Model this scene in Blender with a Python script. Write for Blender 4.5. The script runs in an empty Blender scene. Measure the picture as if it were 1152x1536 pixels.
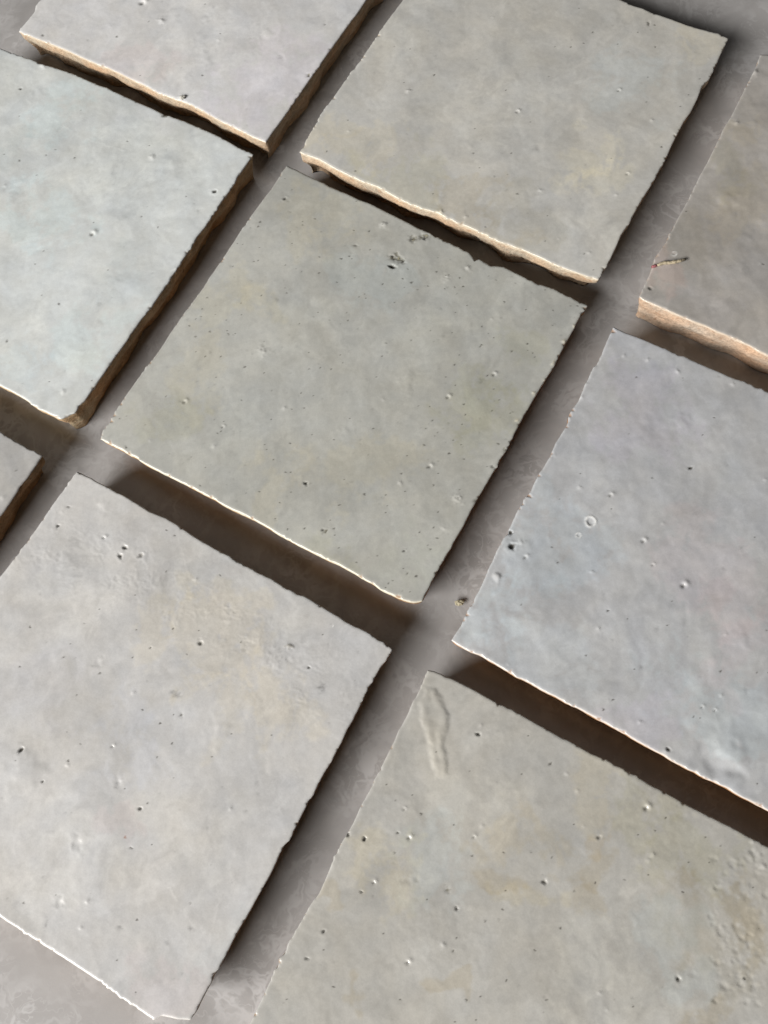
import bpy, math, json
import numpy as np
from mathutils import Matrix, Vector

S = 0.001                      # data below is in millimetres, the scene in metres
C = bpy.context.scene.collection

# ---------------------------------------------------------------- camera
TOP = 11.0                     # height of the glazed faces above the floor (mm)
cam_data = bpy.data.cameras.new("camera")
cam = bpy.data.objects.new("camera", cam_data)
C.objects.link(cam)
cam_data.sensor_fit = 'HORIZONTAL'
cam_data.sensor_width = 36.0
cam_data.lens = 36.0 * 1310.638 / 1152.0
cam_data.clip_start = 0.01
cam_data.clip_end = 50.0
cam.matrix_world = (Matrix.Translation((0, 0, (222.419 + TOP) * S))
                    @ Matrix.Rotation(0.309934, 4, 'X') @ Matrix.Rotation(-0.131037, 4, 'Z'))
bpy.context.scene.camera = cam

# ---------------------------------------------------------------- light
w = bpy.data.worlds.new("World")
bpy.context.scene.world = w
w.use_nodes = True
bg = w.node_tree.nodes["Background"]
bg.inputs["Color"].default_value = (1.0, 0.93, 0.85, 1)
bg.inputs["Strength"].default_value = 0.025

def area(name, target, azimuth, elevation, dist, sx, sy, power, col):
    d = bpy.data.lights.new(name, 'AREA')
    d.shape = 'RECTANGLE'; d.size = sx; d.size_y = sy; d.energy = power; d.color = col
    o = bpy.data.objects.new(name, d)
    C.objects.link(o)
    a, e = math.radians(azimuth), math.radians(elevation)
    v = Vector((math.cos(a) * math.cos(e), math.sin(a) * math.cos(e), math.sin(e)))
    t = Vector(target)
    o.location = t + v * dist
    o.rotation_euler = v.to_track_quat('Z', 'Y').to_euler()
    return o
area("window_light", (0, 0.12, 0), 180 + 34, 31, 1.60, 1.15, 0.50, 53.5, (1.0, 0.965, 0.925))
# a dimmer, cooler lamp added high on the far side for soft glaze sheen
area("added_sheen_light", (0, 0.12, 0), 112, 56, 1.8, 0.55, 0.4, 1.3, (1.0, 0.97, 0.93))

vs = bpy.context.scene.view_settings
vs.view_transform = 'Standard'
vs.look = 'None'
vs.exposure = 0.0
vs.gamma = 1.0

# ---------------------------------------------------------------- numpy noise
def _hash(ix, iy, seed):
    h = (ix.astype(np.int64) * 374761393 + iy.astype(np.int64) * 668265263 + seed * 974634541) & 0xFFFFFFFF
    h = ((h ^ (h >> 13)) * 1274126177) & 0xFFFFFFFF
    return (h ^ (h >> 16)) & 0xFFFFFFFF
def noise(x, y, seed=0):
    x = np.asarray(x, float); y = np.asarray(y, float)
    ix = np.floor(x); iy = np.floor(y)
    fx = x - ix; fy = y - iy
    u = fx * fx * fx * (fx * (fx * 6 - 15) + 10); v = fy * fy * fy * (fy * (fy * 6 - 15) + 10)
    def g(a, b):
        t = _hash(ix + a, iy + b, seed) * (2 * math.pi / 4294967296.0)
        return np.cos(t) * (fx - a) + np.sin(t) * (fy - b)
    return 1.5 * ((g(0, 0) * (1 - u) + g(1, 0) * u) * (1 - v) + (g(0, 1) * (1 - u) + g(1, 1) * u) * v)
def fbm(x, y, wl, seed, octs=3, gain=0.5):
    r = 0.0; a = 1.0; f = 1.0 / wl
    for k in range(octs):
        r = r + a * noise(x * f + 17.3 * k, y * f - 9.1 * k, seed + 31 * k)
        a *= gain; f *= 2.03
    return r
def sm(a, b, x):
    t = np.clip((x - a) / (b - a), 0, 1)
    return t * t * (3 - 2 * t)

# ---------------------------------------------------------------- materials
def nodes(m):
    m.use_nodes = True
    nt = m.node_tree
    return nt, nt.nodes, nt.links, nt.nodes["Principled BSDF"]

def glaze_material():
    m = bpy.data.materials.new("tile_glaze")
    nt, N, L, P = nodes(m)
    at = N.new("ShaderNodeAttribute"); at.attribute_name = "tint"
    gr = N.new("ShaderNodeAttribute"); gr.attribute_name = "grit"
    tc = N.new("ShaderNodeTexCoord")
    # fine mineral mottling and pin-prick specks in the glaze
    n1 = N.new("ShaderNodeTexNoise"); n1.inputs["Scale"].default_value = 700; n1.inputs["Detail"].default_value = 4
    n2 = N.new("ShaderNodeTexNoise"); n2.inputs["Scale"].default_value = 2600; n2.inputs["Detail"].default_value = 2
    L.new(tc.outputs["Object"], n1.inputs["Vector"]); L.new(tc.outputs["Object"], n2.inputs["Vector"])
    mr = N.new("ShaderNodeMapRange"); mr.inputs[1].default_value = 0.25; mr.inputs[2].default_value = 0.75
    mr.inputs[3].default_value = 0.955; mr.inputs[4].default_value = 1.045
    L.new(n1.outputs["Fac"], mr.inputs[0])
    mr2 = N.new("ShaderNodeMapRange"); mr2.inputs[1].default_value = 0.3; mr2.inputs[2].default_value = 0.7
    mr2.inputs[3].default_value = 0.965; mr2.inputs[4].default_value = 1.035
    L.new(n2.outputs["Fac"], mr2.inputs[0])
    mu = N.new("ShaderNodeMath"); mu.operation = 'MULTIPLY'
    L.new(mr.outputs[0], mu.inputs[0]); L.new(mr2.outputs[0], mu.inputs[1])
    vm = N.new("ShaderNodeVectorMath"); vm.operation = 'SCALE'
    L.new(at.outputs["Color"], vm.inputs[0]); L.new(mu.outputs[0], vm.inputs["Scale"])
    L.new(vm.outputs[0], P.inputs["Base Color"])
    ro = N.new("ShaderNodeMapRange"); ro.inputs[1].default_value = 0; ro.inputs[2].default_value = 1
    ro.inputs[3].default_value = 0.24; ro.inputs[4].default_value = 0.9
    L.new(gr.outputs["Fac"], ro.inputs[0]); L.new(ro.outputs[0], P.inputs["Roughness"])
    b = N.new("ShaderNodeBump"); b.inputs["Strength"].default_value = 0.35; b.inputs["Distance"].default_value = 0.00006
    L.new(n1.outputs["Fac"], b.inputs["Height"])
    b2 = N.new("ShaderNodeBump"); b2.inputs["Strength"].default_value = 0.25; b2.inputs["Distance"].default_value = 0.00003
    L.new(n2.outputs["Fac"], b2.inputs["Height"]); L.new(b.outputs[0], b2.inputs["Normal"])
    L.new(b2.outputs[0], P.inputs["Normal"])
    return m

def clay_material():
    m = bpy.data.materials.new("fired_clay")
    nt, N, L, P = nodes(m)
    at = N.new("ShaderNodeAttribute"); at.attribute_name = "tint"
    tc = N.new("ShaderNodeTexCoord")
    n1 = N.new("ShaderNodeTexNoise"); n1.inputs["Scale"].default_value = 1300; n1.inputs["Detail"].default_value = 6; n1.inputs["Roughness"].default_value = 0.65
    L.new(tc.outputs["Object"], n1.inputs["Vector"])
    mr = N.new("ShaderNodeMapRange"); mr.inputs[1].default_value = 0.3; mr.inputs[2].default_value = 0.7
    mr.inputs[3].default_value = 0.72; mr.inputs[4].default_value = 1.16
    L.new(n1.outputs["Fac"], mr.inputs[0])
    vm = N.new("ShaderNodeVectorMath"); vm.operation = 'SCALE'
    L.new(at.outputs["Color"], vm.inputs[0]); L.new(mr.outputs[0], vm.inputs["Scale"])
    L.new(vm.outputs[0], P.inputs["Base Color"])
    P.inputs["Roughness"].default_value = 0.9
    P.inputs["Specular IOR Level"].default_value = 0.2
    b = N.new("ShaderNodeBump"); b.inputs["Strength"].default_value = 1.0; b.inputs["Distance"].default_value = 0.0005
    L.new(n1.outputs["Fac"], b.inputs["Height"]); L.new(b.outputs[0], P.inputs["Normal"])
    return m

def floor_material():
    m = bpy.data.materials.new("polished_grey_stone")
    nt, N, L, P = nodes(m)
    tc = N.new("ShaderNodeTexCoord")
    # cloudy grey ground
    n0 = N.new("ShaderNodeTexNoise"); n0.inputs["Scale"].default_value = 45; n0.inputs["Detail"].default_value = 6
    n0.inputs["Distortion"].default_value = 1.2
    L.new(tc.outputs["Object"], n0.inputs["Vector"])
    cr = N.new("ShaderNodeValToRGB")
    cr.color_ramp.elements[0].position = 0.3; cr.color_ramp.elements[0].color = (0.285, 0.278, 0.275, 1)
    cr.color_ramp.elements[1].position = 0.72; cr.color_ramp.elements[1].color = (0.385, 0.378, 0.376, 1)
    L.new(n0.outputs["Fac"], cr.inputs["Fac"])
    # thin wispy pale veins: contour lines of a warped noise, broken up by a second noise
    w1 = N.new("ShaderNodeTexNoise"); w1.inputs["Scale"].default_value = 70; w1.inputs["Detail"].default_value = 4
    L.new(tc.outputs["Object"], w1.inputs["Vector"])
    wm = N.new("ShaderNodeMixRGB"); wm.blend_type = 'ADD'; wm.inputs[0].default_value = 0.025
    L.new(tc.outputs["Object"], wm.inputs[1]); L.new(w1.outputs["Color"], wm.inputs[2])
    v = N.new("ShaderNodeTexNoise"); v.inputs["Scale"].default_value = 85; v.inputs["Detail"].default_value = 3
    v.inputs["Roughness"].default_value = 0.6
    L.new(wm.outputs[0], v.inputs["Vector"])
    sb = N.new("ShaderNodeMath"); sb.operation = 'SUBTRACT'; sb.inputs[1].default_value = 0.5
    L.new(v.outputs["Fac"], sb.inputs[0])
    ab = N.new("ShaderNodeMath"); ab.operation = 'ABSOLUTE'; L.new(sb.outputs[0], ab.inputs[0])
    vr = N.new("ShaderNodeMapRange"); vr.inputs[1].default_value = 0.0; vr.inputs[2].default_value = 0.075
    vr.inputs[3].default_value = 1.0; vr.inputs[4].default_value = 0.0; vr.interpolation_type = 'SMOOTHERSTEP'
    L.new(ab.outputs[0], vr.inputs[0])
    k = N.new("ShaderNodeTexNoise"); k.inputs["Scale"].default_value = 60; k.inputs["Detail"].default_value = 3
    L.new(tc.outputs["Object"], k.inputs["Vector"])
    kr = N.new("ShaderNodeMapRange"); kr.inputs[1].default_value = 0.38; kr.inputs[2].default_value = 0.75
    kr.inputs[3].default_value = 0.0; kr.inputs[4].default_value = 0.5
    L.new(k.outputs["Fac"], kr.inputs[0])
    mu = N.new("ShaderNodeMath"); mu.operation = 'MULTIPLY'
    L.new(vr.outputs[0], mu.inputs[0]); L.new(kr.outputs[0], mu.inputs[1])
    f1 = N.new("ShaderNodeTexNoise"); f1.inputs["Scale"].default_value = 190; f1.inputs["Detail"].default_value = 2; f1.inputs["Distortion"].default_value = .6
    L.new(wm.outputs[0], f1.inputs["Vector"])
    f2 = N.new("ShaderNodeMath"); f2.operation = 'SUBTRACT'; f2.inputs[1].default_value = 0.5; L.new(f1.outputs["Fac"], f2.inputs[0])
    f3 = N.new("ShaderNodeMath"); f3.operation = 'ABSOLUTE'; L.new(f2.outputs[0], f3.inputs[0])
    f4 = N.new("ShaderNodeMapRange"); f4.inputs[1].default_value = 0.0; f4.inputs[2].default_value = 0.025
    f4.inputs[3].default_value = 0.8; f4.inputs[4].default_value = 0.0
    L.new(f3.outputs[0], f4.inputs[0])
    f5 = N.new("ShaderNodeMath"); f5.operation = 'MULTIPLY'; L.new(f4.outputs[0], f5.inputs[0]); L.new(kr.outputs[0], f5.inputs[1])
    f6 = N.new("ShaderNodeMath"); f6.operation = 'MAXIMUM'; L.new(f5.outputs[0], f6.inputs[0]); L.new(mu.outputs[0], f6.inputs[1])
    mu = f6
    mx = N.new("ShaderNodeMixRGB"); mx.inputs[2].default_value = (0.62, 0.62, 0.63, 1)
    L.new(mu.outputs[0], mx.inputs[0]); L.new(cr.outputs[0], mx.inputs[1])
    L.new(mx.outputs[0], P.inputs["Base Color"])
    g0 = N.new("ShaderNodeTexNoise"); g0.inputs["Scale"].default_value = 1800; g0.inputs["Detail"].default_value = 3
    L.new(tc.outputs["Object"], g0.inputs["Vector"])
    gb = N.new("ShaderNodeBump"); gb.inputs["Strength"].default_value = 0.3; gb.inputs["Distance"].default_value = 0.00005
    L.new(g0.outputs["Fac"], gb.inputs["Height"]); L.new(gb.outputs[0], P.inputs["Normal"])
    P.inputs["Roughness"].default_value = 0.22
    return m

def plain(name, col, rough=0.8, scale=900):
    m = bpy.data.materials.new(name)
    nt, N, L, P = nodes(m)
    tc = N.new("ShaderNodeTexCoord")
    n1 = N.new("ShaderNodeTexNoise"); n1.inputs["Scale"].default_value = scale; n1.inputs["Detail"].default_value = 3
    L.new(tc.outputs["Object"], n1.inputs["Vector"])
    cr = N.new("ShaderNodeValToRGB")
    cr.color_ramp.elements[0].position = 0.3; cr.color_ramp.elements[0].color = tuple(c * 0.6 for c in col) + (1,)
    cr.color_ramp.elements[1].position = 0.7; cr.color_ramp.elements[1].color = tuple(min(1, c * 1.3) for c in col) + (1,)
    L.new(n1.outputs["Fac"], cr.inputs["Fac"]); L.new(cr.outputs[0], P.inputs["Base Color"])
    P.inputs["Roughness"].default_value = rough
    b = N.new("ShaderNodeBump"); b.inputs["Strength"].default_value = 0.6; b.inputs["Distance"].default_value = 0.0002
    L.new(n1.outputs["Fac"], b.inputs["Height"]); L.new(b.outputs[0], P.inputs["Normal"])
    return m

GLAZE, CLAY, FLOOR = glaze_material(), clay_material(), floor_material()

# ---------------------------------------------------------------- mesh helper
def mesh_object(name, verts, quads, material, parent=None, tris=None, tint=None, grit=None, smooth=True):
    me = bpy.data.meshes.new(name)
    verts = np.asarray(verts, np.float32)
    quads = np.asarray(quads, np.int32).reshape(-1, 4)
    tris = np.zeros((0, 3), np.int32) if tris is None else np.asarray(tris, np.int32).reshape(-1, 3)
    me.vertices.add(len(verts)); me.vertices.foreach_set("co", verts.ravel())
    nl = quads.size + tris.size
    me.loops.add(nl); me.loops.foreach_set("vertex_index", np.concatenate([quads.ravel(), tris.ravel()]))
    me.polygons.add(len(quads) + len(tris))
    st = np.concatenate([np.arange(len(quads)) * 4, quads.size + np.arange(len(tris)) * 3]).astype(np.int32)
    me.polygons.foreach_set("loop_start", st)
    me.polygons.foreach_set("use_smooth", np.full(len(st), smooth, bool))
    me.update(calc_edges=True)
    me.validate()
    if tint is not None:
        a = me.color_attributes.new("tint", 'FLOAT_COLOR', 'POINT')
        c = np.ones((len(verts), 4), np.float32); c[:, :3] = np.clip(tint, 0, 1)
        a.data.foreach_set("color", c.ravel())
    if grit is not None:
        a = me.attributes.new("grit", 'FLOAT', 'POINT')
        a.data.foreach_set("value", np.clip(grit, 0, 1).astype(np.float32))
    me.materials.append(material)
    o = bpy.data.objects.new(name, me)
    C.objects.link(o)
    if parent is not None: o.parent = parent
    return o

# ---------------------------------------------------------------- floor (one stone sheet)
n = 24
gx, gy = np.meshgrid(np.linspace(-1.5, 1.5, n), np.linspace(-1.4, 1.6, n))
idx = np.arange(n * n).reshape(n, n)
fl = mesh_object("floor", np.stack([gx, gy, np.zeros_like(gx)], -1).reshape(-1, 3),
                 np.stack([idx[:-1, :-1], idx[:-1, 1:], idx[1:, 1:], idx[1:, :-1]], -1), FLOOR)
fl["kind"] = "structure"; fl["label"] = "polished grey stone floor with faint white veins under the tiles"

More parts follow.
